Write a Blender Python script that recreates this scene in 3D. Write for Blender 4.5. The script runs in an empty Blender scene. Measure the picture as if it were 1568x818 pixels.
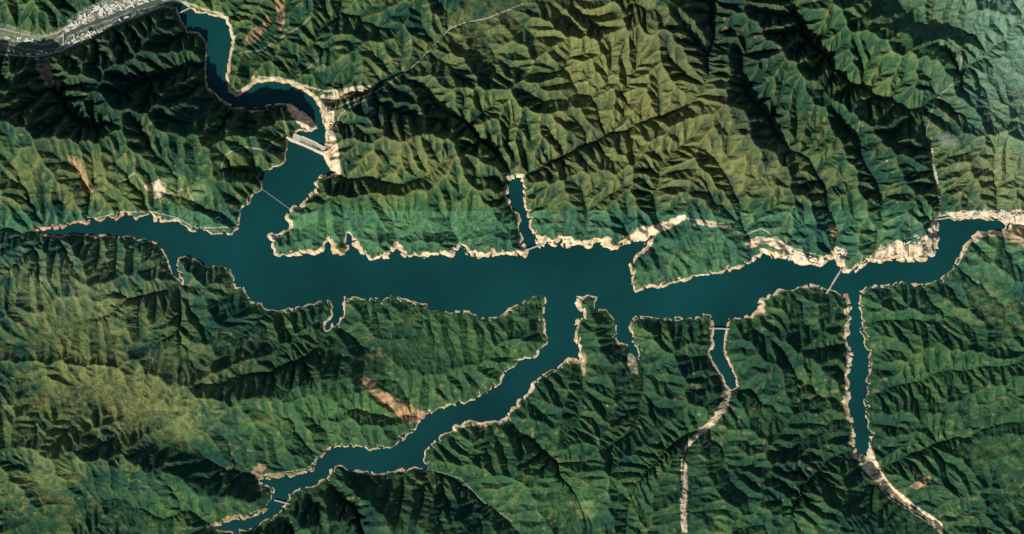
import bpy, math, random, time
import numpy as np
from mathutils import Vector
T0=time.time()
rng=np.random.default_rng(7); random.seed(5)
S=8.0                      # metres per map unit
CX,CY=784.0,409.0
M=130                      # margin (map units)
W,H=1568,818
NX,NY=W+2*M+1,H+2*M+1
f32=np.float32
# ------------------------------------------------------------ noise
_ang=rng.random((256,256)).astype(f32)*6.2831853
_gx,_gy=np.cos(_ang),np.sin(_ang)
def perlin(x,y,sc,seed=0):
    x=x/sc+seed*17.31; y=y/sc+seed*9.77
    xi=np.floor(x).astype(np.int32); yi=np.floor(y).astype(np.int32)
    fx=(x-xi).astype(f32); fy=(y-yi).astype(f32)
    u=fx*fx*fx*(fx*(fx*6-15)+10); v=fy*fy*fy*(fy*(fy*6-15)+10)
    a=xi&255; b=(xi+1)&255; c=yi&255; d=(yi+1)&255
    n00=_gx[c,a]*fx+_gy[c,a]*fy
    n10=_gx[c,b]*(fx-1)+_gy[c,b]*fy
    n01=_gx[d,a]*fx+_gy[d,a]*(fy-1)
    n11=_gx[d,b]*(fx-1)+_gy[d,b]*(fy-1)
    return ((n00*(1-u)+n10*u)*(1-v)+(n01*(1-u)+n11*u)*v)*1.5
def fbm(x,y,sc,o=4,seed=0):
    t=0;a=1.0;s=0
    for k in range(o):
        t=t+a*perlin(x,y,sc/(2**k),seed+k*3+1); s+=a; a*=0.5
    return t/s*1.4
def sst(x,a,b):
    t=np.clip((x-a)/(b-a),0,1); return t*t*(3-2*t)
# ------------------------------------------------------------ map data
RES=[(60,355),(75,351),(90,353),(105,347),(120,342),(133,345),(142,338),(155,341),(165,333),(178,338),(185,329),(195,333),(208,337),(222,335),(232,328),(237,339),(250,342),(272,337),(280,350),(295,355),(310,352),(325,358),(340,361),(355,359),(368,350),(368,335),(373,322),(381,316),(386,303),(396,293),(402,288),(403,279),(398,268),(402,262),(414,264),(427,256),(438,250),(437,237),(441,228),(442,216),(458,222),(478,230),(495,240),(500,250),(508,266),(490,270),(479,280),(482,290),(470,301),(455,314),(441,320),(437,335),(441,344),(427,359),(413,355),(407,361),(413,372),(418,384),(416,392),(428,397),(445,395),(462,389),(480,391),(495,386),(499,374),(504,365),(509,388),(522,394),(536,389),(531,372),(532,358),(542,374),(552,390),(566,397),(586,398),(600,391),(608,377),(613,391),(630,394),(655,393),(680,391),(695,393),(704,381),(710,378),(713,391),(735,394),(760,391),(785,392),(804,393),(808,384),(800,370),(797,355),(797,340),(793,325),(785,318),(780,305),(782,290),(779,276),(785,272),(795,273),(800,281),(797,292),(800,305),(804,320),(809,335),(813,350),(818,365),(822,378),(827,382),(838,375),(850,379),(858,371),(868,379),(885,376),(900,384),(915,373),(930,381),(941,386),(955,376),(970,373),(987,367),(998,362),(985,375),(975,390),(963,405),(968,425),(966,440),(972,448),(990,444),(1010,441),(1040,433),(1070,426),(1100,421),(1130,412),(1150,404),(1164,396),(1170,390),(1182,395),(1196,393),(1215,403),(1240,408),(1260,409),(1274,400),(1282,407),(1290,419),(1306,418),(1320,412),(1330,401),(1342,403),(1365,400),(1390,402),(1420,401),(1433,393),(1436,380),(1438,365),(1437,350),(1436,336),(1446,334),(1462,337),(1485,336),(1505,335),(1525,338),(1545,343),(1538,350),(1520,350),(1500,355),(1485,361),(1475,378),(1466,392),(1461,405),(1450,420),(1440,428),(1420,433),(1400,434),(1385,430),(1365,433),(1345,435),(1325,441),(1317,448),(1315,470),(1317,490),(1320,510),(1325,530),(1332,545),(1330,565),(1325,585),(1322,610),(1326,640),(1332,665),(1333,685),(1326,697),(1314,694),(1310,670),(1305,640),(1301,620),(1302,600),(1300,580),(1304,560),(1305,540),(1300,520),(1303,500),(1303,480),(1301,460),(1299,450),(1285,447),(1270,443),(1255,438),(1235,435),(1215,440),(1195,443),(1175,448),(1163,458),(1160,472),(1150,482),(1130,485),(1115,488),(1112,500),(1108,515),(1108,540),(1117,560),(1125,575),(1126,590),(1119,594),(1112,590),(1108,575),(1100,565),(1091,550),(1088,540),(1094,530),(1093,510),(1094,495),(1090,481),(1075,482),(1050,486),(1020,484),(1005,488),(990,480),(975,483),(968,490),(963,500),(966,515),(972,530),(978,545),(972,545),(962,530),(950,525),(943,515),(945,500),(945,490),(935,482),(925,475),(914,470),(914,455),(905,453),(885,455),(878,465),(884,475),(892,480),(880,492),(876,505),(880,520),(887,530),(882,540),(888,549),(870,548),(855,560),(835,570),(820,580),(808,600),(795,610),(782,625),(775,640),(755,643),(735,648),(720,643),(700,650),(685,658),(665,675),(652,690),(647,705),(655,718),(640,714),(615,718),(590,724),(565,723),(540,720),(520,713),(508,715),(500,730),(485,742),(465,745),(446,750),(440,765),(425,785),(400,800),(385,810),(360,812),(335,814),(330,808),(355,797),(385,793),(405,785),(418,770),(420,750),(410,742),(395,736),(405,735),(430,732),(455,728),(480,722),(487,705),(500,690),(515,685),(545,685),(580,690),(605,683),(625,668),(640,655),(650,640),(668,630),(690,622),(715,618),(735,608),(755,598),(770,580),(785,562),(797,552),(815,550),(830,535),(838,525),(834,510),(833,490),(835,470),(836,455),(825,450),(805,458),(790,468),(770,480),(745,485),(725,480),(712,475),(690,478),(665,470),(640,462),(620,458),(600,452),(585,458),(570,452),(550,458),(540,455),(528,453),(526,470),(525,480),(515,495),(505,500),(500,508),(498,500),(506,485),(510,470),(507,460),(495,460),(475,465),(450,470),(430,475),(410,472),(400,465),(386,460),(377,448),(370,438),(362,440),(355,425),(352,410),(340,404),(320,405),(300,398),(285,392),(273,393),(269,405),(271,418),(280,433),(272,427),(262,409),(256,395),(249,380),(240,372),(220,366),(195,363),(165,359),(140,359),(110,358),(85,362),(62,358)]
DOWN=[(270,8),(278,30),(287,46),(305,49),(318,66),(316,100),(318,130),(338,150),(358,163),(385,168),(400,163),(420,158),(446,158),(462,169),(476,180),(487,197),(478,203),(458,200),(452,209),(470,216),(496,226),(498,214),(497,195),(491,178),(487,162),(479,150),(464,140),(440,130),(415,125),(395,127),(377,140),(362,149),(349,141),(345,115),(350,90),(355,62),(350,45),(344,30),(325,24),(300,20),(287,10),(278,4)]
def ribbon(pts,w):
    L=[];R=[]
    for i,p in enumerate(pts):
        a=pts[max(i-1,0)];b=pts[min(i+1,len(pts)-1)]
        dx,dy=b[0]-a[0],b[1]-a[1];l=math.hypot(dx,dy) or 1
        ww=w[i] if isinstance(w,(list,tuple)) else w
        L.append((p[0]-dy/l*ww/2,p[1]+dx/l*ww/2));R.append((p[0]+dy/l*ww/2,p[1]-dx/l*ww/2))
    return L+R[::-1]
TOPRIV=ribbon([(-140,40),(-60,48),(0,62),(30,68),(62,74),(90,68),(104,52),(135,38),(165,28),(200,14),(240,4),(272,8)],[5,5,5,5,7,7,5,4,5,4,6,7])
WATERS=[RES,DOWN,TOPRIV]
VALS=[ # valley / stream lines (first point at the base level)
 [(790,274),(830,255),(880,228),(930,205),(985,188),(1040,168),(1080,120),(1090,60),(1080,-20),(1080,-100)],
 [(783,276),(760,235),(715,190),(660,150),(625,125)],
 [(484,150),(540,145),(575,138),(640,98),(690,48),(740,32),(800,8),(850,-50),(880,-130)],
 [(1438,332),(1436,290),(1424,245),(1414,210),(1430,150),(1470,115),(1462,80),(1400,40),(1340,-20),(1310,-120)],
 [(1470,115),(1540,60),(1600,0),(1680,-60)],
 [(1430,150),(1390,170),(1340,150),(1290,120),(1250,80),(1210,20),(1190,-60)],
 [(1276,398),(1276,340),(1262,290),(1235,245),(1190,215),(1140,150),(1130,90)],
 [(1150,400),(1135,340),(1120,290),(1085,240)],
 [(1120,592),(1105,630),(1085,655),(1055,680),(1048,705),(1047,760),(1045,830),(1050,930)],
 [(1085,655),(1030,680),(990,720),(960,790),(950,900)],
 [(1326,697),(1345,720),(1370,755),(1410,785),(1450,815),(1520,900)],
 [(1322,610),(1370,590),(1430,570),(1500,560),(1600,540)],
 [(1345,720),(1410,690),(1480,670),(1560,640),(1680,620)],
 [(1315,500),(1380,490),(1440,480),(1500,450),(1600,440)],
 [(1305,690),(1270,700),(1230,740),(1200,800),(1170,900)],
 [(1300,620),(1260,610),(1220,580),(1180,520)],
 [(499,508),(470,545),(420,570),(370,580),(310,590)],
 [(280,433),(230,450),(170,480),(100,500),(0,520),(-120,540)],
 [(978,545),(985,590),(975,640),(930,690)],
 [(888,549),(893,600),(880,650),(840,700)],
 [(655,718),(700,735),(740,770),(790,810),(850,880)],
 [(650,640),(600,640),(540,625),(480,640),(420,640)],
 [(410,742),(350,720),(290,670),(230,630),(160,600),(60,590)],
 [(335,812),(290,780),(240,790),(180,760),(90,790),(0,760),(-120,770)],
 [(370,140),(385,95),(415,50),(450,0),(470,-100)],
 [(438,128),(470,80),(520,30),(560,-60)],
 [(72,80),(75,120),(110,170),(160,200)],
 [(20,68),(0,120),(-60,180)],
 [(368,352),(300,310),(230,290),(130,290),(40,270),(-100,260)],
 [(316,100),(270,110),(220,130)],
 [(60,356),(10,350),(-120,340)],
 [(506,268),(560,270),(610,285),(680,250)],
 [(895,380),(900,330),(890,290)],[(1010,345),(1000,300),(1010,260),(1040,225)],
 [(705,380),(690,330),(700,300)],[(608,378),(600,330)],
 [(1545,343),(1600,360),(1700,380)],[(1340,402),(1350,340),(1340,280),(1310,220),(1280,180)],
 [(500,730),(540,770),(570,830),(580,930)],[(775,640),(820,680),(870,740),(900,820),(900,930)],
]
def wiggle(P,a=.13,lv=2):
    for _ in range(lv):
        Q=[P[0]]
        for p,q in zip(P[:-1],P[1:]):
            dx,dy=q[0]-p[0],q[1]-p[1];r=random.uniform(-a,a)
            Q+=[((p[0]+q[0])/2-dy*r,(p[1]+q[1])/2+dx*r),q]
        P=Q
    return P
VALS=[wiggle(v) for v in VALS]
RIDGES=[ # crest polyline, half width, extra height
 ([(20,190),(90,215),(170,232),(250,240),(330,238),(385,228)],115,42),
 ([(860,-90),(990,-20),(1035,60),(1070,115),(1125,200),(1160,250)],70,36),
 ([(1060,118),(1150,108),(1230,125)],45,22),
 ([(1180,-40),(1290,20),(1390,70),(1448,100)],50,24),
 ([(320,612),(430,602),(515,580)],75,32),
 ([(690,120),(722,200),(762,280)],45,22),
 ([(545,150),(620,205),(700,255)],45,22),
 ([(90,700),(200,712),(290,738),(360,765)],50,18),
 ([(400,830),(520,795),(640,802),(720,840)],65,24),
 ([(1075,800),(1150,760),(1260,790),(1300,800)],90,26),
 ([(800,720),(900,735),(1010,690)],80,18),
 ([(1150,218),(1300,245),(1400,240)],45,18),
 ([(835,272),(950,222),(1065,185)],32,8),
 ([(1130,590),(1210,560),(1290,570)],60,14),
 ([(1400,730),(1500,700),(1600,690)],60,12),
 ([(880,-60),(830,60),(870,160),(850,230)],45,12),
 ([(430,-40),(500,60),(560,110)],45,14),
 ([(60,420),(160,440),(230,480),(300,520)],60,12),
]
FLAT=[[( -140,25),(0,35),(60,55),(85,50),(120,20),(160,0),(230,-10),(275,-5),(285,12),(250,14),(205,30),(170,45),(120,72),(80,84),(40,84),(0,80),(-140,70)]]
TOWN=[(84,62),(108,32),(148,6),(212,-6),(240,-4),(236,8),(200,28),(160,46),(118,66),(100,76)]
BARE=[ # polygon, strength, tone  (0 cream, 1 brown, 2 clearing, 3 town ground)
 ([(492,168),(502,160),(514,168),(512,190),(516,215),(520,235),(523,268),(512,272),(504,262),(499,246),(494,236),(499,222),(498,200)],1,0),
 ([(438,160),(452,158),(470,176),(488,199),(480,204),(462,194),(446,178)],1,0),
 ([(480,152),(510,142),(530,140),(545,134),(575,136),(572,142),(545,146),(530,152),(505,158),(490,166)],.75,0),
 ([(552,578),(566,578),(582,592),(600,604),(622,615),(642,626),(656,634),(648,646),(628,648),(606,636),(590,622),(574,604),(560,592)],1,1),
 ([(228,284),(250,276),(262,285),(258,296),(248,306),(236,302)],.85,0),
 ([(250,272),(275,264),(305,280),(330,292),(322,300),(300,316),(285,318),(262,300)],.45,2),
 ([(116,240),(130,242),(140,262),(151,296),(141,296),(128,268)],.7,1),
 ([(424,0),(437,0),(440,40),(432,52),(426,30)],.6,1),([(372,64),(400,40),(412,26),(418,34),(396,64),(376,76)],.5,1),
 ([(470,92),(500,86),(500,110),(472,118)],.4,2),
 ([(58,92),(75,88),(90,130),(80,138),(64,112)],.6,0),
 ([(962,368),(972,350),(1000,346),(1030,334),(1050,330),(1048,338),(1025,350),(1000,360),(985,370)],1,0),
 ([(1055,338),(1085,338),(1115,346),(1112,350),(1085,346),(1060,344)],.9,0),
 ([(1140,372),(1160,362),(1190,366),(1210,380),(1240,396),(1262,394),(1270,384),(1282,378),(1297,382),(1292,400),(1296,415),(1286,414),(1280,404),(1262,410),(1236,408),(1212,402),(1196,384),(1170,374),(1150,380)],.95,0),
 ([(1328,392),(1350,376),(1374,368),(1400,376),(1418,358),(1428,338),(1437,336),(1438,360),(1436,380),(1430,396),(1410,392),(1395,398),(1372,388),(1350,398)],.9,0),
 ([(1447,326),(1480,322),(1520,324),(1568,322),(1600,320),(1600,352),(1568,352),(1548,342),(1525,336),(1490,334),(1460,336)],.9,0),
 ([(1522,350),(1545,348),(1575,356),(1600,370),(1600,392),(1570,380),(1545,370)],.8,1),
 ([(1388,742),(1402,732),(1422,724),(1418,736),(1400,748)],.7,1),
 ([(776,270),(790,268),(804,268),(802,278),(800,284),(778,282)],.9,0),
 ([(1313,660),(1326,668),(1334,684),(1338,700),(1352,728),(1374,754),(1400,772),(1420,784),(1440,800),(1440,818),(1436,816),(1424,800),(1396,780),(1366,762),(1340,738),(1322,720),(1312,700)],1,0),
 ([(1295,540),(1304,545),(1303,570),(1306,610),(1298,620),(1280,622),(1293,610),(1296,580)],.8,0),
 ([(1043,700),(1050,710),(1052,740),(1048,780),(1050,812),(1042,812),(1040,770),(1043,740)],.9,0),
 ([(1117,590),(1120,600),(1112,628),(1096,648),(1070,668),(1052,684),(1049,694),(1045,690),(1050,676),(1072,656),(1092,636),(1106,612),(1110,592)],.8,0),
 ([(966,540),(973,548),(978,572),(966,574),(960,545)],.6,0),([(884,530),(898,540),(896,575),(890,575),(888,555)],.5,0),
 ([(385,722),(398,708),(412,712),(400,726),(430,726),(468,722),(478,716),(480,722),(440,732),(400,734)],.6,1),
 ([(870,765),(905,762),(915,780),(905,795),(880,790)],.4,2),
 ([(1268,345),(1282,345),(1280,360),(1272,372)],.6,1),
 ([(322,803),(350,790),(385,787),(410,777),(420,768),(424,774),(400,792),(340,806),(318,816)],.7,1),
 ([(407,352),(416,356),(420,384),(430,392),(418,396),(410,380)],.9,0),
 (FLAT[0],.55,4),(TOWN,.75,3),
]
WIDE=[ # polyline, extra band width
 ([(415,390),(500,385),(540,385),(610,388),(700,388),(800,390)],3.0),
 ([(822,378),(860,370),(920,376),(985,365)],7.5),([(985,375),(963,410),(968,445)],3.5),
 ([(970,446),(1060,430),(1165,398)],1.4),([(1170,392),(1290,412)],5),([(1320,410),(1430,398)],5),
 ([(1475,375),(1500,356),(1560,365)],6),([(1298,450),(1301,530),(1300,620),(1308,690)],3.5),
 ([(1094,485),(1090,540),(1108,580)],2),([(470,300),(437,330),(427,359)],3.5),([(500,250),(490,272),(478,290)],4),
 ([(345,30),(353,60),(346,110),(352,142)],3),([(360,148),(395,124),(440,126),(480,150)],3),
 ([(780,280),(784,310),(797,340),(803,388)],1.5),([(800,290),(820,370)],1.2),
 ([(880,455),(884,475),(877,505),(887,545)],3),([(1165,470),(1185,450)],5),([(808,580),(775,640)],3),([(700,650),(760,645)],3),
 ([(60,352),(180,335),(260,338)],1.2),
]
ROADS=[ # polyline,width
 ([(285,4),(310,14),(340,22),(352,40),(359,62),(352,92),(347,115),(352,135),(362,142),(378,134),(398,119),(430,120),(465,132),(500,141),(540,137),(575,133)],1.2),
 ([(506,170),(540,158),(575,143),(600,127),(640,98),(662,76),(690,46),(712,38),(745,32),(800,10)],.6),
 ([(514,200),(520,180),(540,166),(575,150)],.5),([(425,215),(440,205),(438,180),(430,165)],.5),
 ([(362,84),(400,78),(430,62),(458,46),(480,30)],.4),
 ([(0,84),(60,88),(96,78),(125,58),(170,40),(210,26),(250,8),(285,4)],1.2),
 ([(0,44),(60,58),(88,52),(124,26),(165,8),(230,-4)],.8),([(110,34),(135,52)],.4),([(150,16),(170,40)],.4),([(128,28),(200,4)],.4),
 ([(1438,330),(1438,300),(1432,275),(1424,250),(1424,230)],1.7),([(1424,230),(1414,206),(1426,160),(1446,138),(1470,112),(1462,84)],.3),
 ([(1448,328),(1490,324),(1530,328),(1568,330),(1640,328)],1.2),
 ([(345,262),(352,240),(380,228),(410,232),(425,215)],.4),([(180,285),(215,268),(225,282),(262,298),(290,290),(300,310)],.4),
 ([(60,352),(110,344),(180,326),(232,324),(270,333),(300,350),(366,348)],.4),
 ([(1050,335),(1090,340),(1140,360),(1165,350),(1205,378),(1268,396)],.5),([(1298,452),(1297,520),(1299,600),(1304,660),(1318,715),(1360,762),(1430,806)],.5),
 ([(975,478),(1000,481),(1060,481),(1094,480),(1120,484),(1158,482),(1166,455),(1220,436),(1270,440)],.4),
 ([(1093,500),(1088,540),(1106,585),(1108,620),(1072,660),(1048,690),(1043,780)],.5),
 ([(655,718),(705,732),(745,772),(790,800)],.15),([(500,690),(470,718),(400,728),(385,722)],.4),
 ([(1500,356),(1530,352),(1560,366),(1640,380)],.9),
 ([(440,132),(470,108),(496,90)],.3),([(790,270),(830,254),(880,230)],.1),
]
# ------------------------------------------------------------ regular rasters
gx1=np.arange(NX,dtype=f32)-M; gy1=np.arange(NY,dtype=f32)-M
GX,GY=np.meshgrid(gx1,gy1)
def inside(poly):
    out=np.zeros((NY,NX),bool); n=len(poly)
    P=np.array(poly,float); Q=np.roll(P,-1,0)
    j0=int(max(0,P[:,1].min()+M-1));j1=int(min(NY,P[:,1].max()+M+2))
    for j in range(j0,j1):
        y=gy1[j]+0.013
        m=((P[:,1]<=y)&(Q[:,1]>y))|((Q[:,1]<=y)&(P[:,1]>y))
        if not m.any(): continue
        xs=np.sort(P[m,0]+(y-P[m,1])/(Q[m,1]-P[m,1])*(Q[m,0]-P[m,0]))
        for k in range(0,len(xs)-1,2):
            a=int(max(0,math.ceil(xs[k]+M))); b=int(min(NX-1,math.floor(xs[k+1]+M)))
            if b>=a: out[j,a:b+1]=True
    return out
def dist(polys,closed,R):
    D=np.full((NY,NX),float(R),f32)
    for P in polys:
        n=len(P)
        for k in range(n if closed else n-1):
            ax,ay=P[k];bx,by=P[(k+1)%n]
            i0=int(max(0,min(ax,bx)-R+M));i1=int(min(NX,max(ax,bx)+R+M+2))
            j0=int(max(0,min(ay,by)-R+M));j1=int(min(NY,max(ay,by)+R+M+2))
            if i1<=i0 or j1<=j0: continue
            X=GX[j0:j1,i0:i1];Y=GY[j0:j1,i0:i1]
            dx,dy=bx-ax,by-ay;L=dx*dx+dy*dy+1e-9
            t=np.clip(((X-ax)*dx+(Y-ay)*dy)/L,0,1)
            d=np.hypot(X-ax-t*dx,Y-ay-t*dy)
            np.minimum(D[j0:j1,i0:i1],d,out=D[j0:j1,i0:i1])
    return D
wat=np.zeros((NY,NX),bool)
for p in WATERS: wat|=inside(p)
DW=dist(WATERS,True,50)
SD=np.where(wat,-DW,DW)
jag=fbm(GX,GY,15,2,11)*4.0+perlin(GX,GY,4.5,12)*.7
crease=np.clip(1-np.abs(perlin(GX,GY,24,15)+.25*perlin(GX,GY,9,16))/.11,0,1)*sst(SD,-3,0)*sst(SD,15,5)
lim=np.where(((GX>1080)&(GX<1135)&(GY>490))|(GY<160)|((GX>425)&(GX<525)&(GY<262)),.35,1.0).astype(f32)
SDn=(SD+(jag-crease*7)*lim).astype(f32)
flat=np.zeros((NY,NX),bool)
for p in FLAT: flat|=inside(p)
def samp(A,x,y):
    x=np.clip(x+M,0,NX-1.001);y=np.clip(y+M,0,NY-1.001)
    xi=x.astype(np.int32);yi=y.astype(np.int32);fx=x-xi;fy=y-yi
    return (A[yi,xi]*(1-fx)+A[yi,xi+1]*fx)*(1-fy)+(A[yi+1,xi]*(1-fx)+A[yi+1,xi+1]*fx)*fy
def warp(x,y):
    wx=perlin(x,y,150,41)*16+perlin(x,y,50,43)*5
    wy=perlin(x,y,150,47)*16+perlin(x,y,50,49)*5
    return x+wx,y+wy
def blobs(x,y,L,base=0.0):
    v=np.full(x.shape,base,f32)
    for cx,cy,rx,ry,a in L:
        v+=a*np.exp(-(((x-cx)/rx)**2+((y-cy)/ry)**2))
    return v
UPL=[(230,120,120,80,.7),(60,190,100,70,.5),(1100,60,140,90,.6),(950,120,140,90,.4),(1300,90,130,80,.5),(680,200,140,70,.5),
     (1560,120,90,140,-.5),(640,350,160,30,-.55),(1070,395,90,35,-.4),(1380,370,70,30,-.4),(860,340,60,25,-.3),
     (420,540,110,60,.1),(640,530,160,60,-.4),(640,480,150,25,-.2),(180,620,190,80,-.3),(1230,540,80,80,.1),(250,345,120,15,-.3),(280,295,60,30,-.5),
     (450,55,100,50,-.1),(460,350,40,40,-.4),(850,600,100,80,.1),(1170,740,90,90,.25),(150,790,120,40,.1),(120,480,140,60,-.15)]
def valley_cap(x,y,dx):
    cap=np.full(x.shape,1e6,f32)
    for V in VALS:
        acc=0.0
        for k in range(len(V)-1):
            ax,ay=V[k];bx,by=V[k+1];l=math.hypot(bx-ax,by-ay)
            m0=(x>min(ax,bx)-dx*2)&(x<max(ax,bx)+dx*2)&(y>min(ay,by)-dx*2)&(y<max(ay,by)+dx*2)
            if m0.any():
                X=x[m0];Y=y[m0]
                t=np.clip(((X-ax)*(bx-ax)+(Y-ay)*(by-ay))/(l*l),0,1)
                d=np.hypot(X-ax-t*(bx-ax),Y-ay-t*(by-ay))
                c=np.where(d<dx*.8,0.4+(acc+t*l)*0.085,1e6)
                cap[m0]=np.minimum(cap[m0],c)
            acc+=l
    return cap
def stage(h,dx,steps,dt,K=1.0,m=0.45,A0=26.,U0=4.9,diff=0.0):
    nx=int((NX-1)//dx)+1;ny=int((NY-1)//dx)+1
    X,Y=np.meshgrid(np.arange(nx,dtype=f32)*dx-M,np.arange(ny,dtype=f32)*dx-M)
    PX,PY=warp(X,Y)
    sd=samp(SDn,PX,PY); base=sd<0
    fl=samp(flat.astype(f32),PX,PY)>.5
    cap=valley_cap(PX,PY,dx)
    U=(U0*np.clip(blobs(PX,PY,UPL,1.0),.25,2.2)*(1+.25*perlin(PX,PY,120,71))*(1.25-.35*sst(PY,300,345))).astype(np.float64)
    r=np.random.default_rng(3)
    if h is None:
        h=(np.clip(sd,0,60)*.1+r.random((ny,nx))*.6+fbm(PX,PY,80,3,5)*2+3).astype(np.float64)
    else:
        oy,ox=h.shape
        yy=np.clip(np.arange(ny)*(oy-1)/(ny-1),0,oy-1.001);xx=np.clip(np.arange(nx)*(ox-1)/(nx-1),0,ox-1.001)
        yi=yy.astype(int);xi=xx.astype(int);fy=(yy-yi)[:,None];fx=(xx-xi)[None]
        h=(h[yi][:,xi]*(1-fx)+h[yi][:,xi+1]*fx)*(1-fy)+(h[yi+1][:,xi]*(1-fx)+h[yi+1][:,xi+1]*fx)*fy
        h=h+r.random((ny,nx))*.5
    N=nx*ny; idx=np.arange(N).reshape(ny,nx)
    offs=[(-1,0),(1,0),(0,-1),(0,1),(-1,-1),(-1,1),(1,-1),(1,1)]
    wts=[(1+.35*r.random((ny,nx)))/(dx*math.hypot(*o)) for o in offs]
    basef=(base).ravel()
    for it in range(steps):
        h[base]=0; h[fl&~base]=.8
        h=np.minimum(h,np.where(base,0,cap))
        hp=np.pad(h,1,constant_values=1e9)
        best=np.zeros((ny,nx));rec=idx.copy();dl=np.full((ny,nx),dx,float)
        for (oy,ox),wt in zip(offs,wts):
            s=(h-hp[1+oy:1+oy+ny,1+ox:1+ox+nx])*wt
            mk=s>best
            best=np.where(mk,s,best);rec=np.where(mk,idx+oy*nx+ox,rec);dl=np.where(mk,dx*math.hypot(oy,ox),dl)
        recf=rec.ravel();recf[basef]=np.arange(N)[basef]
        order=np.argsort(h.ravel(),kind='stable')
        rl=recf.tolist();ol=order.tolist();A=[dx*dx]*N
        for i in reversed(ol):
            j=rl[i]
            if j!=i: A[j]+=A[i]
        A=np.array(A)
        F=K*dt*(A+A0)**m/dl.ravel()
        F[recf==np.arange(N)]=0
        hn=(h.ravel()+U.ravel()*dt)
        hn[basef]=0
        iv=(1/(1+F)); a=(hn*iv).tolist(); b=(F*iv).tolist(); hl=a
        for i in ol:
            j=rl[i]
            if j!=i: hl[i]=a[i]+b[i]*hl[j]
        h=np.array(hl).reshape(ny,nx)
        if diff>0:
            hp=np.pad(h,1,mode='edge')
            h=h+diff*(hp[:-2,1:-1]+hp[2:,1:-1]+hp[1:-1,:-2]+hp[1:-1,2:]-4*h)
    h[base]=0
    return h
h=stage(None,8.0,50,1.0)
h=stage(h,4.0,14,.7)
h=stage(h,2.0,6,.4,diff=.02)
oy,ox=h.shape
yy=np.clip(np.arange(NY)/2.0,0,oy-1.001);xx=np.clip(np.arange(NX)/2.0,0,ox-1.001)
yi=yy.astype(int);xi=xx.astype(int);fy=(yy-yi)[:,None];fx=(xx-xi)[None]
HS=((h[yi][:,xi]*(1-fx)+h[yi][:,xi+1]*fx)*(1-fy)+(h[yi+1][:,xi]*(1-fx)+h[yi+1][:,xi+1]*fx)*fy).astype(f32)
def blur(A,n):
    for ax in (0,1):
        P=np.pad(A,[(n+1,n) if k==ax else (0,0) for k in (0,1)],mode='edge').astype(np.float64)
        C=np.cumsum(P,axis=ax)
        A=((C[2*n+1:]-C[:-2*n-1]) if ax==0 else (C[:,2*n+1:]-C[:,:-2*n-1]))/(2*n+1)
    return A.astype(f32)
HS=.6*HS+.4*blur(HS,1)
HS=HS+.45*np.clip(HS-blur(HS,3),-3,3)
PX,PY=warp(GX,GY); PX=PX.astype(f32);PY=PY.astype(f32)
sd=samp(SDn,PX,PY)
sdf=samp(SD,PX,PY)
low=sst(PY,380,450)
land=sst(sd,.5,11)*(1-low)+low*(.35*sst(sd,1,9)+.65*sst(sd,2,26))
rx=np.zeros((NY,NX),f32)
for P,hw,am in RIDGES:
    d=dist([P],False,hw*1.3)/hw
    rx=np.maximum(rx,am*np.where(d<1,(1-d)**1.15,0))
rx=blur(rx,2)
RXs=samp(rx,PX+fbm(PX,PY,40,2,61)*9,PY+fbm(PX,PY,40,2,65)*9)*sst(sdf,0,45)
rough=fbm(PX,PY,9,3,91)*1.1*sst(HS,2,14)+fbm(PX,PY,3.2,2,93)*.4*sst(HS,1,5)
Z=(HS*(1.12-.12*low)+RXs*np.clip(HS/14,0.15,1)+rough)*land+np.clip(sd,0,6)*.13
# no crest near the wide reservoir may stand high enough to throw its shadow across the water
gate=blobs(PX,PY,[(620,505,95,50,1.0)])
Zc=14+30*(1-np.exp(-np.clip(Z-14,0,400)/30))
Z=Z*(1-np.clip(gate,0,1))+np.where(Z>14,Zc,Z)*np.clip(gate,0,1)
Z=np.where(sd<0,np.maximum(sd*.8,-8)-.05,Z).astype(f32)
# ------------------------------------------------------------ land cover
def col(r,g,b): return np.array([r,g,b],f32)
n1=fbm(PX,PY,90,4,101); n2=fbm(PX,PY,22,4,111); n3=fbm(PX,PY,7,3,121)
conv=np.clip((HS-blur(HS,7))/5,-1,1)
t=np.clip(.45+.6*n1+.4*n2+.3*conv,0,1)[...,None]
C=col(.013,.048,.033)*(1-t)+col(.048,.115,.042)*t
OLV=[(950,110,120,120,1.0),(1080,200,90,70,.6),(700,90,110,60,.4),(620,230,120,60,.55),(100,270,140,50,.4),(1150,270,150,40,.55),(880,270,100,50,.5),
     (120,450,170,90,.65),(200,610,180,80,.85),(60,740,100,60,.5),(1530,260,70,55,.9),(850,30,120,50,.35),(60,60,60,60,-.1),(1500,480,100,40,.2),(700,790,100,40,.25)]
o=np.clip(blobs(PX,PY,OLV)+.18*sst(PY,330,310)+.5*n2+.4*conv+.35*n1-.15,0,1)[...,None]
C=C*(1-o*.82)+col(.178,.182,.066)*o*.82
GRN=[(640,345,190,40,.9),(450,345,60,35,.6),(1080,395,80,40,.35),(640,470,160,50,.35),(560,620,200,50,.6),(740,540,90,50,.5),(1380,460,90,50,.3),(1090,640,50,30,.6),(920,490,40,40,.4),(830,770,80,40,.5),(1330,60,110,90,.3),(720,500,120,40,.2),(280,290,50,30,.4),(1480,620,120,60,.3)]
g=np.clip(blobs(PX,PY,GRN)*(1+.5*n2),0,1)[...,None]
C=C*(1-g*.75)+col(.072,.155,.052)*g*.75
SHADE=[(1120,60,110,75,.65),(1150,180,80,40,.4),(220,120,100,90,.6),(80,170,80,60,.4),(430,545,100,50,.55),(1230,690,90,100,.3),(600,775,120,35,.4),(960,630,80,60,.3),(1320,210,80,35,.35),(280,440,60,50,.3),(1180,540,60,70,.3),(620,190,60,40,.3)]  # dark patches imitating shaded slopes, painted into the ground colour
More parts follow.
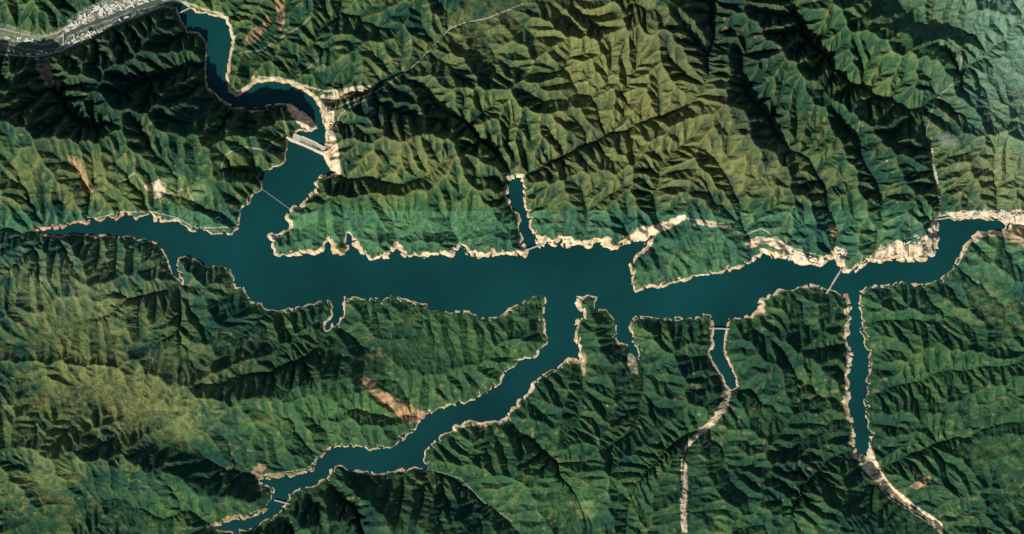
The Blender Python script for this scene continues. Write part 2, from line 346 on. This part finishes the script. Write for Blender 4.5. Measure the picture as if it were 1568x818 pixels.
dk=np.clip(blobs(PX,PY,SHADE)*(1+.6*n2),0,.75)[...,None]
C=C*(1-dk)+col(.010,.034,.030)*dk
hz=np.clip(blobs(PX,PY,[(1610,80,130,170,1.15),(1490,-10,120,50,.4)]),0,1)[...,None]  # north-east haze, painted as paler ground colour
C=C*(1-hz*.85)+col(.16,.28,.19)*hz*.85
sm=sst(PY,322.6,323.6)*sst(PY,540,330)  # hazy brightening below the tonal seam, multiplied into the ground colour
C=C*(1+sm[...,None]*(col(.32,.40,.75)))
C=C*(1+.35*n3[...,None])
wext=np.zeros((NY,NX),f32)
for P,w in WIDE:
    wext=np.maximum(wext,w*sst(dist([P],False,26),24,8))
wsho=samp(wext,PX,PY)
wb=2.0+wsho*.9+np.clip(fbm(PX,PY,20,3,131)+.1,0,1)*(1.7+wsho*1.6)
bm=sst(sd-wb,.8,-.4)*np.clip(.95+.3*n3,0,1)*np.clip(.9+wsho*.1,0,1)
bm*=np.where(samp(flat.astype(f32),PX,PY)>.5,.6,1)
tone=np.clip(fbm(PX,PY,30,3,141)*.9+.3-wsho*.05+.35*sst(sd,1,7),0,1)[...,None]
BC=col(.72,.56,.37)*(1-tone)+col(.52,.35,.19)*tone
red=blobs(PX,PY,[(150,345,110,25,1.0),(90,365,60,20,.5)])[...,None]
BC=BC*(1-np.clip(red,0,1)*.7)+col(.52,.18,.11)*np.clip(red,0,1)*.7
BC=BC*(1+.35*n3[...,None])
C=C*(1-bm[...,None])+BC*bm[...,None]
TN=[col(.66,.52,.36),col(.42,.26,.14),col(.16,.22,.09),col(.30,.32,.26),col(.22,.26,.17)]
for P,s,tn in BARE:
    mk=inside(P).astype(f32); mk=blur(mk,1)
    m=samp(mk,PX+n3*3,PY+n2*3)
    m=(sst(m+.35*n3,.3,.75)*s*sst(sd,-.5,.5))
    m=(m*np.clip(.95+.9*n2+.4*n3,.15,1))[...,None]
    C=C*(1-m)+TN[tn]*(1+.5*n3[...,None]+.25*n2[...,None])*m
for P,w in ROADS:
    d=samp(dist([P],False,8),PX+n2*1.2,PY+n3*1.0)
    m=(sst(d,w+.7,w-.3)*.7*sst(sd,0,1))[...,None]
    C=C*(1-m)+col(.54,.48,.37)*m
cl=sst(perlin(PX,PY,9,161)+.6*perlin(PX,PY,60,163)+.25*blobs(PX,PY,[(230,620,130,60,1)]),.62,.78)*.5
C=C*(1-cl[...,None])+col(.21,.19,.07)*cl[...,None]
C=np.clip(C,.004,.9)
uw=(sd<0)[...,None]
C=np.where(uw,col(.05,.06,.04),C)
# ------------------------------------------------------------ mesh
def to_world(x,y,z): return ((x-CX)*S,(CY-y)*S,z*S)
def grid_mesh(name,X,Y,Zz,Cc=None):
    ny,nx=X.shape
    co=np.stack([(X-CX)*S,(CY-Y)*S,Zz*S],-1).reshape(-1,3).astype(f32)
    i=np.arange(nx*ny).reshape(ny,nx)
    q=np.stack([i[:-1,:-1],i[1:,:-1],i[1:,1:],i[:-1,1:]],-1).reshape(-1,4).astype(np.int32)
    me=bpy.data.meshes.new(name)
    me.vertices.add(len(co));me.vertices.foreach_set('co',co.ravel())
    me.loops.add(q.size);me.loops.foreach_set('vertex_index',q.ravel())
    me.polygons.add(len(q));me.polygons.foreach_set('loop_start',np.arange(0,q.size,4,dtype=np.int32))
    me.polygons.foreach_set('use_smooth',np.ones(len(q),bool))
    me.update(calc_edges=True)
    if Cc is not None:
        at=me.attributes.new('landcover','FLOAT_COLOR','POINT')
        c4=np.ones((len(co),4),f32);c4[:,:3]=Cc.reshape(-1,3)
        at.data.foreach_set('color',c4.ravel())
    ob=bpy.data.objects.new(name,me);bpy.context.scene.collection.objects.link(ob)
    return ob
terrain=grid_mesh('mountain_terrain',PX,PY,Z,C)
def height_at(x,y):
    a,b=x,y
    for _ in range(8):
        wx,wy=warp(np.array([a],f32),np.array([b],f32))
        a+=x-float(wx[0]);b+=y-float(wy[0])
    i=int(min(max(round(a+M),0),NX-1));j=int(min(max(round(b+M),0),NY-1))
    return float(Z[j,i])
# ------------------------------------------------------------ materials
def nmat(name):
    m=bpy.data.materials.new(name);m.use_nodes=True;nt=m.node_tree
    return m,nt,nt.nodes['Principled BSDF']
def terrain_mat():
    m,nt,b=nmat('forest_and_soil');N=nt.nodes;L=nt.links
    at=N.new('ShaderNodeAttribute');at.attribute_name='landcover'
    tc=N.new('ShaderNodeTexCoord')
    n=N.new('ShaderNodeTexNoise');n.inputs['Scale'].default_value=.06;n.inputs['Detail'].default_value=4;n.inputs['Roughness'].default_value=.65
    L.new(tc.outputs['Object'],n.inputs['Vector'])
    mr=N.new('ShaderNodeMapRange');mr.inputs[1].default_value=.3;mr.inputs[2].default_value=.7;mr.inputs[3].default_value=.55;mr.inputs[4].default_value=1.45
    L.new(n.outputs['Fac'],mr.inputs[0])
    vm=N.new('ShaderNodeVectorMath');vm.operation='SCALE'
    L.new(at.outputs['Color'],vm.inputs[0]);L.new(mr.outputs[0],vm.inputs['Scale'])
    L.new(vm.outputs[0],b.inputs['Base Color'])
    bp=N.new('ShaderNodeBump');bp.inputs['Strength'].default_value=.8;bp.inputs['Distance'].default_value=10
    L.new(n.outputs['Fac'],bp.inputs['Height']);L.new(bp.outputs[0],b.inputs['Normal'])
    b.inputs['Roughness'].default_value=.95;b.inputs['Specular IOR Level'].default_value=.05
    return m
terrain.data.materials.append(terrain_mat())
def simple(name,c,rough=.8,sc=.2,var=.25,spec=.2):
    m,nt,b=nmat(name);N=nt.nodes;L=nt.links
    tc=N.new('ShaderNodeTexCoord');n=N.new('ShaderNodeTexNoise');n.inputs['Scale'].default_value=sc;n.inputs['Detail'].default_value=4
    L.new(tc.outputs['Object'],n.inputs['Vector'])
    cr=N.new('ShaderNodeValToRGB');cr.color_ramp.elements[0].position=.3;cr.color_ramp.elements[1].position=.7
    cr.color_ramp.elements[0].color=(*[k*(1-var) for k in c],1);cr.color_ramp.elements[1].color=(*[min(1,k*(1+var)) for k in c],1)
    L.new(n.outputs['Fac'],cr.inputs[0]);L.new(cr.outputs[0],b.inputs['Base Color'])
    b.inputs['Roughness'].default_value=rough;b.inputs['Specular IOR Level'].default_value=spec
    return m
def watermat(name,c,spec=.2):
    wm=simple(name,c,rough=.25,sc=.0007,var=.28,spec=spec)
    nt=wm.node_tree;N=nt.nodes;L=nt.links
    tc=N.new('ShaderNodeTexCoord');nn=N.new('ShaderNodeTexNoise');nn.inputs['Scale'].default_value=.03;nn.inputs['Detail'].default_value=3
    L.new(tc.outputs['Object'],nn.inputs['Vector']);bp=N.new('ShaderNodeBump');bp.inputs['Strength'].default_value=.15;bp.inputs['Distance'].default_value=1.0
    L.new(nn.outputs['Fac'],bp.inputs['Height']);L.new(bp.outputs[0],N['Principled BSDF'].inputs['Normal'])
    return wm
xs,ys=np.meshgrid(np.array([-M-10,W+M+10],f32),np.array([-M-10,H+M+10],f32))
water=grid_mesh('reservoir_water',xs,ys,np.zeros((2,2),f32));water.data.materials.append(watermat('deep_reservoir_water',(.0040,.043,.044)))
xs,ys=np.meshgrid(np.array([-M-8,266],f32),np.array([-30,96],f32))
river=grid_mesh('river_water',xs,ys,np.full((2,2),.03,f32));river.data.materials.append(watermat('shallow_silty_water',(.075,.105,.085)))
ax=np.unique(np.concatenate([np.linspace(-12000,-M,90),np.linspace(W+M,14000,90),[-M+12,W+M-12]]))
ay=np.unique(np.concatenate([np.linspace(-12000,-M,90),np.linspace(H+M,14000,90),[-M+12,H+M-12]]))
OX,OY=np.meshgrid(ax.astype(f32),ay.astype(f32))
ins=(OX>-M+1)&(OX<W+M-1)&(OY>-M+1)&(OY<H+M-1)
OZ=30+45*np.abs(fbm(OX,OY,700,4,201))+25*fbm(OX,OY,2500,2,205)
OZ=np.where(ins,-40,OZ).astype(f32)
OC=(col(.03,.06,.028)[None,None]*(1+.4*fbm(OX,OY,900,3,207))[...,None]).astype(f32)
hills=grid_mesh('distant_hills',OX,OY,OZ,OC);hills.data.materials.append(terrain.data.materials[0])

concrete=simple('pale_concrete',(.76,.69,.57),sc=.05,var=.1)
asph=simple('asphalt',(.16,.15,.14),sc=.1)
steel=simple('painted_steel',(.66,.64,.6),rough=.5)
dark=simple('dark_gate_steel',(.05,.055,.06),rough=.5)
class MB:
    def __init__(s): s.v=[];s.f=[];s.m=[]
    def prism(s,base,z0,z1,mi=0,top=None):
        n=len(base);o=len(s.v);top=top or base
        s.v+=[(x,y,z0) for x,y in base]+[(x,y,z1) for x,y in top]
        s.f.append(tuple(o+k for k in range(n))[::-1]);s.f.append(tuple(o+n+k for k in range(n)));s.m+=[mi,mi]
        for k in range(n):
            s.f.append((o+k,o+(k+1)%n,o+n+(k+1)%n,o+n+k));s.m.append(mi)
    def box(s,x0,x1,y0,y1,z0,z1,mi=0): s.prism([(x0,y0),(x1,y0),(x1,y1),(x0,y1)],z0,z1,mi)
    def sec(s,prof,x0,x1,mi=0):
        n=len(prof);o=len(s.v)
        s.v+=[(x0,y,z) for y,z in prof]+[(x1,y,z) for y,z in prof]
        s.f.append(tuple(o+k for k in range(n)));s.f.append(tuple(o+n+k for k in range(n))[::-1]);s.m+=[mi,mi]
        for k in range(n):
            s.f.append((o+k,o+n+k,o+n+(k+1)%n,o+(k+1)%n));s.m.append(mi)
    def tube(s,a,b,r,mi=0):
        a=Vector(a);b=Vector(b);d=(b-a).normalized();u=d.orthogonal().normalized();w=d.cross(u);o=len(s.v);n=6
        for p in (a,b):
            for k in range(n):
                q=p+(u*math.cos(k*2*math.pi/n)+w*math.sin(k*2*math.pi/n))*r;s.v.append(tuple(q))
        for k in range(n): s.f.append((o+k,o+(k+1)%n,o+n+(k+1)%n,o+n+k));s.m.append(mi)
        s.f.append(tuple(range(o,o+n))[::-1]);s.f.append(tuple(range(o+n,o+2*n)));s.m+=[mi,mi]
    def mesh(s,name,mats):
        me=bpy.data.meshes.new(name);me.from_pydata(s.v,[],s.f)
        for m in mats: me.materials.append(m)
        me.polygons.foreach_set('material_index',s.m)
        import bmesh
        bm=bmesh.new();bm.from_mesh(me);bmesh.ops.recalc_face_normals(bm,faces=bm.faces);bm.to_mesh(me);bm.free()
        return me
def place(me,name,p1,p2,z=0):
    ob=bpy.data.objects.new(name,me);bpy.context.scene.collection.objects.link(ob)
    x,y,_=to_world((p1[0]+p2[0])/2,(p1[1]+p2[1])/2,0);ob.location=(x,y,z)
    ob.rotation_euler[2]=math.atan2(-(p2[1]-p1[1]),p2[0]-p1[0]);return ob
def bridge(name,p1,p2,w=12,z=16,kind='beam'):
    Lm=math.hypot(p2[0]-p1[0],p2[1]-p1[1])*S;b=MB();h=Lm/2
    b.box(-h,h,-w/2,w/2,z-1.5,z,0)
    b.box(-h,h,-w/2+4.5,w/2-4.5,z+.01,z+.15,1)
    for sgn in (-1,1):
        b.box(-h,h,sgn*(w/2-.4)-.2,sgn*(w/2-.4)+.2,z+.01,z+1.2,2)
    if kind=='beam':
        n=max(2,int(Lm/40))
        for k in range(1,n):
            x=-h+Lm*k/n
            for sgn in (-1,1): b.tube((x,sgn*w*.28,-20),(x,sgn*w*.28,z-2.6),1.6,0)
            b.box(x-1.6,x+1.6,-w/2+.5,w/2-.5,z-2.6,z-1.52,0)
    else:
        tx=h*.62;th=max(18,Lm*.11)
        for sx in (-1,1):
            for sy in (-1,1):
                b.tube((sx*tx,sy*(w/2+1),-25),(sx*tx,sy*(w/2+1),z+th),1.6,0)
            b.box(sx*tx-1.5,sx*tx+1.5,-w/2-1,w/2+1,z+th-3,z+th-.5,0)
        for sy in (-1,1):
            y=sy*(w/2+1);pr=None
            for k in range(17):
                x=-tx+2*tx*k/16;zz=z+2+(th-3)*(x/tx)**2
                if pr: b.tube(pr,(x,y,zz),.5,2)
                pr=(x,y,zz)
                b.tube((x,y,z),(x,y,zz),.2,2)
            for sx in (-1,1): b.tube((sx*tx,y,z+th-1),(sx*h,y,z+1),.5,2)
    return place(b.mesh(name,[concrete,asph,steel]),name,p1,p2)
bridge('road_bridge',(798,386),(832,374),16,22)
bridge('suspension_bridge',(1265,450),(1288,412),16,24,'s')
bridge('road_bridge',(1430,337),(1486,329),16,22)
bridge('road_bridge',(1084,503),(1117,504),16,22)
bridge('road_bridge',(268,24),(292,12),14,18)
bridge('road_bridge',(420,766),(447,773),14,18)
bridge('road_bridge',(98,82),(97,50),14,14)
b=MB();p1,p2=(402,290),(449,324);Lm=math.hypot(p2[0]-p1[0],p2[1]-p1[1])*S
n=58
for k in range(n):
    x=-Lm/2+Lm*(k+.5)/n
    b.tube((x-3.3,0,.3),(x+3.3,0,.3),2.0,0)
b.tube((-Lm/2,0,.6),(Lm/2,0,.6),.6,1)
place(b.mesh('floating_boom',[steel,dark]),'floating_boom',p1,p2)
# ------------------------------------------------------------ dam
p1,p2=(438,208),(501,236);Lm=math.hypot(p2[0]-p1[0],p2[1]-p1[1])*S
root=bpy.data.objects.new('concrete_gravity_dam',None);bpy.context.scene.collection.objects.link(root)
x,y,_=to_world((p1[0]+p2[0])/2,(p1[1]+p2[1])/2,0);root.location=(x,y,0);root.rotation_euler[2]=math.atan2(-(p2[1]-p1[1]),p2[0]-p1[0])
def part(mb,name,mats,parent):
    ob=bpy.data.objects.new(name,mb.mesh(name,mats));bpy.context.scene.collection.objects.link(ob);ob.parent=parent;return ob
h=Lm/2
b=MB();prof=[(-34,-40),(-30,34),(8,34),(12,30),(72,14),(76,-40)]
b.sec(prof,-h,-h*.35);b.sec(prof,h*.45,h)
prof2=[(-34,-40),(-30,24),(2,25),(12,21),(50,9),(80,4),(82,-40)]
b.sec(prof2,-h*.35+.01,h*.45-.01)
part(b,'dam_body',[concrete],root)
b=MB();n=11
for k in range(n+1):
    xx=-h*.35+h*.8*k/n
    b.sec([(-34,10),(-33,36),(9,36),(50,18),(50,2)],xx-3,xx+3)
b2=MB()
for k in range(n):
    xx=-h*.35+h*.8*(k+.5)/n
    b2.sec([(-1,25.2),(-3,33),(-2,33),(.2,25.4)],xx-h*.4/n+3.2,xx+h*.4/n-3.2)
part(b,'spillway_piers',[concrete],root);part(b2,'spillway_gates',[dark],root)
b=MB();b.box(-h,h,-30,-7,36.05,37.2,0);b.box(-h,h,-30,-29.4,37.2,38.4,0);b.box(-h,h,-7.6,-7,37.2,38.4,0)
for k in range(-3,5):
    xx=k*h*.11+h*.05;b.box(xx-3,xx+3,-17,-11,37.21,43,0)
    b.sec([(-17.6,43),(-14,45),(-10.4,43)],xx-3.5,xx+3.5,1)
part(b,'crest_road_and_hoist_houses',[concrete,steel],root)
b=MB();b.box(-95,95,-14,14,-10,24,0);b.sec([(-15,24),(0,30),(15,24)],-97,97,1)
for k in range(12):
    xx=-88+k*16;b.box(xx,xx+8,14.01,14.3,6,18,2)
    b.box(xx,xx+8,-14.3,-14.01,6,18,2)
b.box(-95,95,14.4,26,-12,6,0)
place(b.mesh('powerhouse',[concrete,steel,dark]),'powerhouse',(458,172),(480,198))
# ------------------------------------------------------------ houses
walls=simple('plaster_wall',(.55,.52,.46));roofs=[simple('grey_tile_roof',(.16,.16,.17)),simple('pale_flat_roof',(.74,.72,.66)),simple('red_tile_roof',(.33,.16,.1))]
def house_mesh(l,w,hh,rm,flat):
    b=MB();b.box(-l/2,l/2,-w/2,w/2,-3,hh,0)
    if flat:
        b.box(-l/2-.3,l/2+.3,-w/2-.3,w/2+.3,hh+.01,hh+.6,1);b.box(-l*.2,l*.05,-w*.2,w*.2,hh+.61,hh+3,0)
    else: b.sec([(-w/2-.8,hh),(0,hh+w*.32),(w/2+.8,hh)],-l/2-.8,l/2+.8,1)
    for s_ in range(int(hh//3)):
        for k in range(int(l//4)):
            xx=-l/2+2+k*4
            for sy in (-1,1):
                y0=sy*w/2;b.box(xx-.7,xx+.7,min(y0,y0+sy*.05)+sy*.002,max(y0,y0+sy*.05)+sy*.002,s_*3+.9,s_*3+2.3,2)
    b.box(-.6,.6,w/2+.002,w/2+.07,0,2.1,2)
    return b.mesh('house',[walls,rm,dark])
HM=[house_mesh(22,12,6,roofs[0],False),house_mesh(34,14,9,roofs[1],True),house_mesh(18,11,6,roofs[2],False),house_mesh(52,17,18,roofs[1],True),house_mesh(26,13,6,roofs[0],False)]
def houses(poly,n,ang,wt=(2,3,1,2,2)):
    xs=[p[0] for p in poly];ys=[p[1] for p in poly];k=0;t=0
    while k<n and t<n*40:
        t+=1;x=random.uniform(min(xs),max(xs));y=random.uniform(min(ys),max(ys))
        c=False;j=len(poly)-1
        for i in range(len(poly)):
            if (poly[i][1]>y)!=(poly[j][1]>y) and x<(poly[j][0]-poly[i][0])*(y-poly[i][1])/(poly[j][1]-poly[i][1])+poly[i][0]: c=not c
            j=i
        if not c: continue
        z=height_at(x,y)
        if z<.25: continue
        ob=bpy.data.objects.new('house',random.choices(HM,wt)[0]);bpy.context.scene.collection.objects.link(ob)
        X,Y,_=to_world(x,y,0);ob.location=(X,Y,z*S);ob.rotation_euler[2]=math.radians(ang+random.gauss(0,9)+random.choice([0,0,90]));k+=1
houses([(88,62),(110,34),(150,8),(215,-4),(232,2),(200,10),(160,24),(120,42)],170,35)
houses([(110,72),(150,52),(200,32),(196,26),(140,46),(104,62)],50,30)
houses([(0,60),(40,58),(60,66),(30,62),(0,54)],16,-10)
houses([(20,84),(60,86),(90,82),(90,76),(50,80),(0,76)],28,0)
houses([(500,165),(512,172),(512,190),(503,190)],8,70);houses([(500,145),(560,138),(560,142),(505,152)],12,-10)
houses([(1200,382),(1262,398),(1260,404),(1205,394)],22,-15);houses([(1280,380),(1294,384),(1290,398),(1282,396)],8,60)
houses([(1376,368),(1430,345),(1430,380),(1380,384)],14,20);houses([(1480,323),(1568,324),(1568,334),(1500,330)],20,0)
# ------------------------------------------------------------ smoke from a valley fire
import bmesh
bm=bmesh.new();bmesh.ops.create_icosphere(bm,subdivisions=3,radius=1)
for v in bm.verts:
    c=v.co;k=1+.25*math.sin(c.x*5+1)*math.cos(c.y*4)+.15*math.sin(c.z*7)
    v.co=Vector((c.x*k*170+40*c.y,c.y*k*120,c.z*k*55))
me=bpy.data.meshes.new('smoke_plume');bm.to_mesh(me);bm.free()
sm_=bpy.data.objects.new('smoke_plume',me);bpy.context.scene.collection.objects.link(sm_)
X,Y,_=to_world(1442,217,0);sm_.location=(X,Y,height_at(1438,218)*S+110)
m=bpy.data.materials.new('thin_smoke');m.use_nodes=True;nt=m.node_tree;nt.nodes.clear()
o_=nt.nodes.new('ShaderNodeOutputMaterial');pv=nt.nodes.new('ShaderNodeVolumePrincipled');pv.inputs['Color'].default_value=(.85,.92,.95,1)
tc=nt.nodes.new('ShaderNodeTexCoord');nz=nt.nodes.new('ShaderNodeTexNoise');nz.inputs['Scale'].default_value=.013;nz.inputs['Detail'].default_value=4
gr=nt.nodes.new('ShaderNodeVectorMath');gr.operation='MULTIPLY';gr.inputs[1].default_value=(1/170,1/120,1/60)
ln=nt.nodes.new('ShaderNodeVectorMath');ln.operation='LENGTH'
s1=nt.nodes.new('ShaderNodeMath');s1.operation='MULTIPLY_ADD';s1.inputs[1].default_value=-.35
s2=nt.nodes.new('ShaderNodeMapRange');s2.inputs[1].default_value=.22;s2.inputs[2].default_value=.5;s2.inputs[3].default_value=0;s2.inputs[4].default_value=.014
nt.links.new(tc.outputs['Object'],nz.inputs['Vector']);nt.links.new(tc.outputs['Object'],gr.inputs[0]);nt.links.new(gr.outputs[0],ln.inputs[0])
nt.links.new(ln.outputs['Value'],s1.inputs[0]);nt.links.new(nz.outputs['Fac'],s1.inputs[2]);nt.links.new(s1.outputs[0],s2.inputs[0])
nt.links.new(s2.outputs[0],pv.inputs['Density']);nt.links.new(pv.outputs[0],o_.inputs['Volume']);me.materials.append(m)
# ------------------------------------------------------------ light
az=(-.62,-1.0);el=math.radians(37)
l=math.hypot(*az);d=Vector((az[0]/l*math.cos(el),az[1]/l*math.cos(el),math.sin(el)))
sl=bpy.data.lights.new('sun','SUN');sl.energy=5.0;sl.angle=math.radians(.5);sl.color=(1,.95,.83)
so=bpy.data.objects.new('sun',sl);so.rotation_euler=d.to_track_quat('Z','Y').to_euler();bpy.context.scene.collection.objects.link(so)
w=bpy.data.worlds.new('World');bpy.context.scene.world=w;w.use_nodes=True
st=w.node_tree.nodes.new('ShaderNodeTexSky');st.sky_type='NISHITA';st.sun_disc=False;st.sun_elevation=el;st.sun_rotation=math.atan2(d.x,d.y)
w.node_tree.links.new(st.outputs[0],w.node_tree.nodes['Background'].inputs[0]);w.node_tree.nodes['Background'].inputs[1].default_value=.085
# ------------------------------------------------------------ camera
cam=bpy.data.cameras.new('camera');HC=3600*S;cam.sensor_width=36;cam.lens=36*HC/(W*S);cam.clip_start=100;cam.clip_end=300000
co=bpy.data.objects.new('camera',cam);co.location=(0,0,HC);bpy.context.scene.collection.objects.link(co);bpy.context.scene.camera=co
vs=bpy.context.scene.view_settings;vs.view_transform='Standard';vs.look='None';vs.exposure=0
print('done',time.time()-T0)
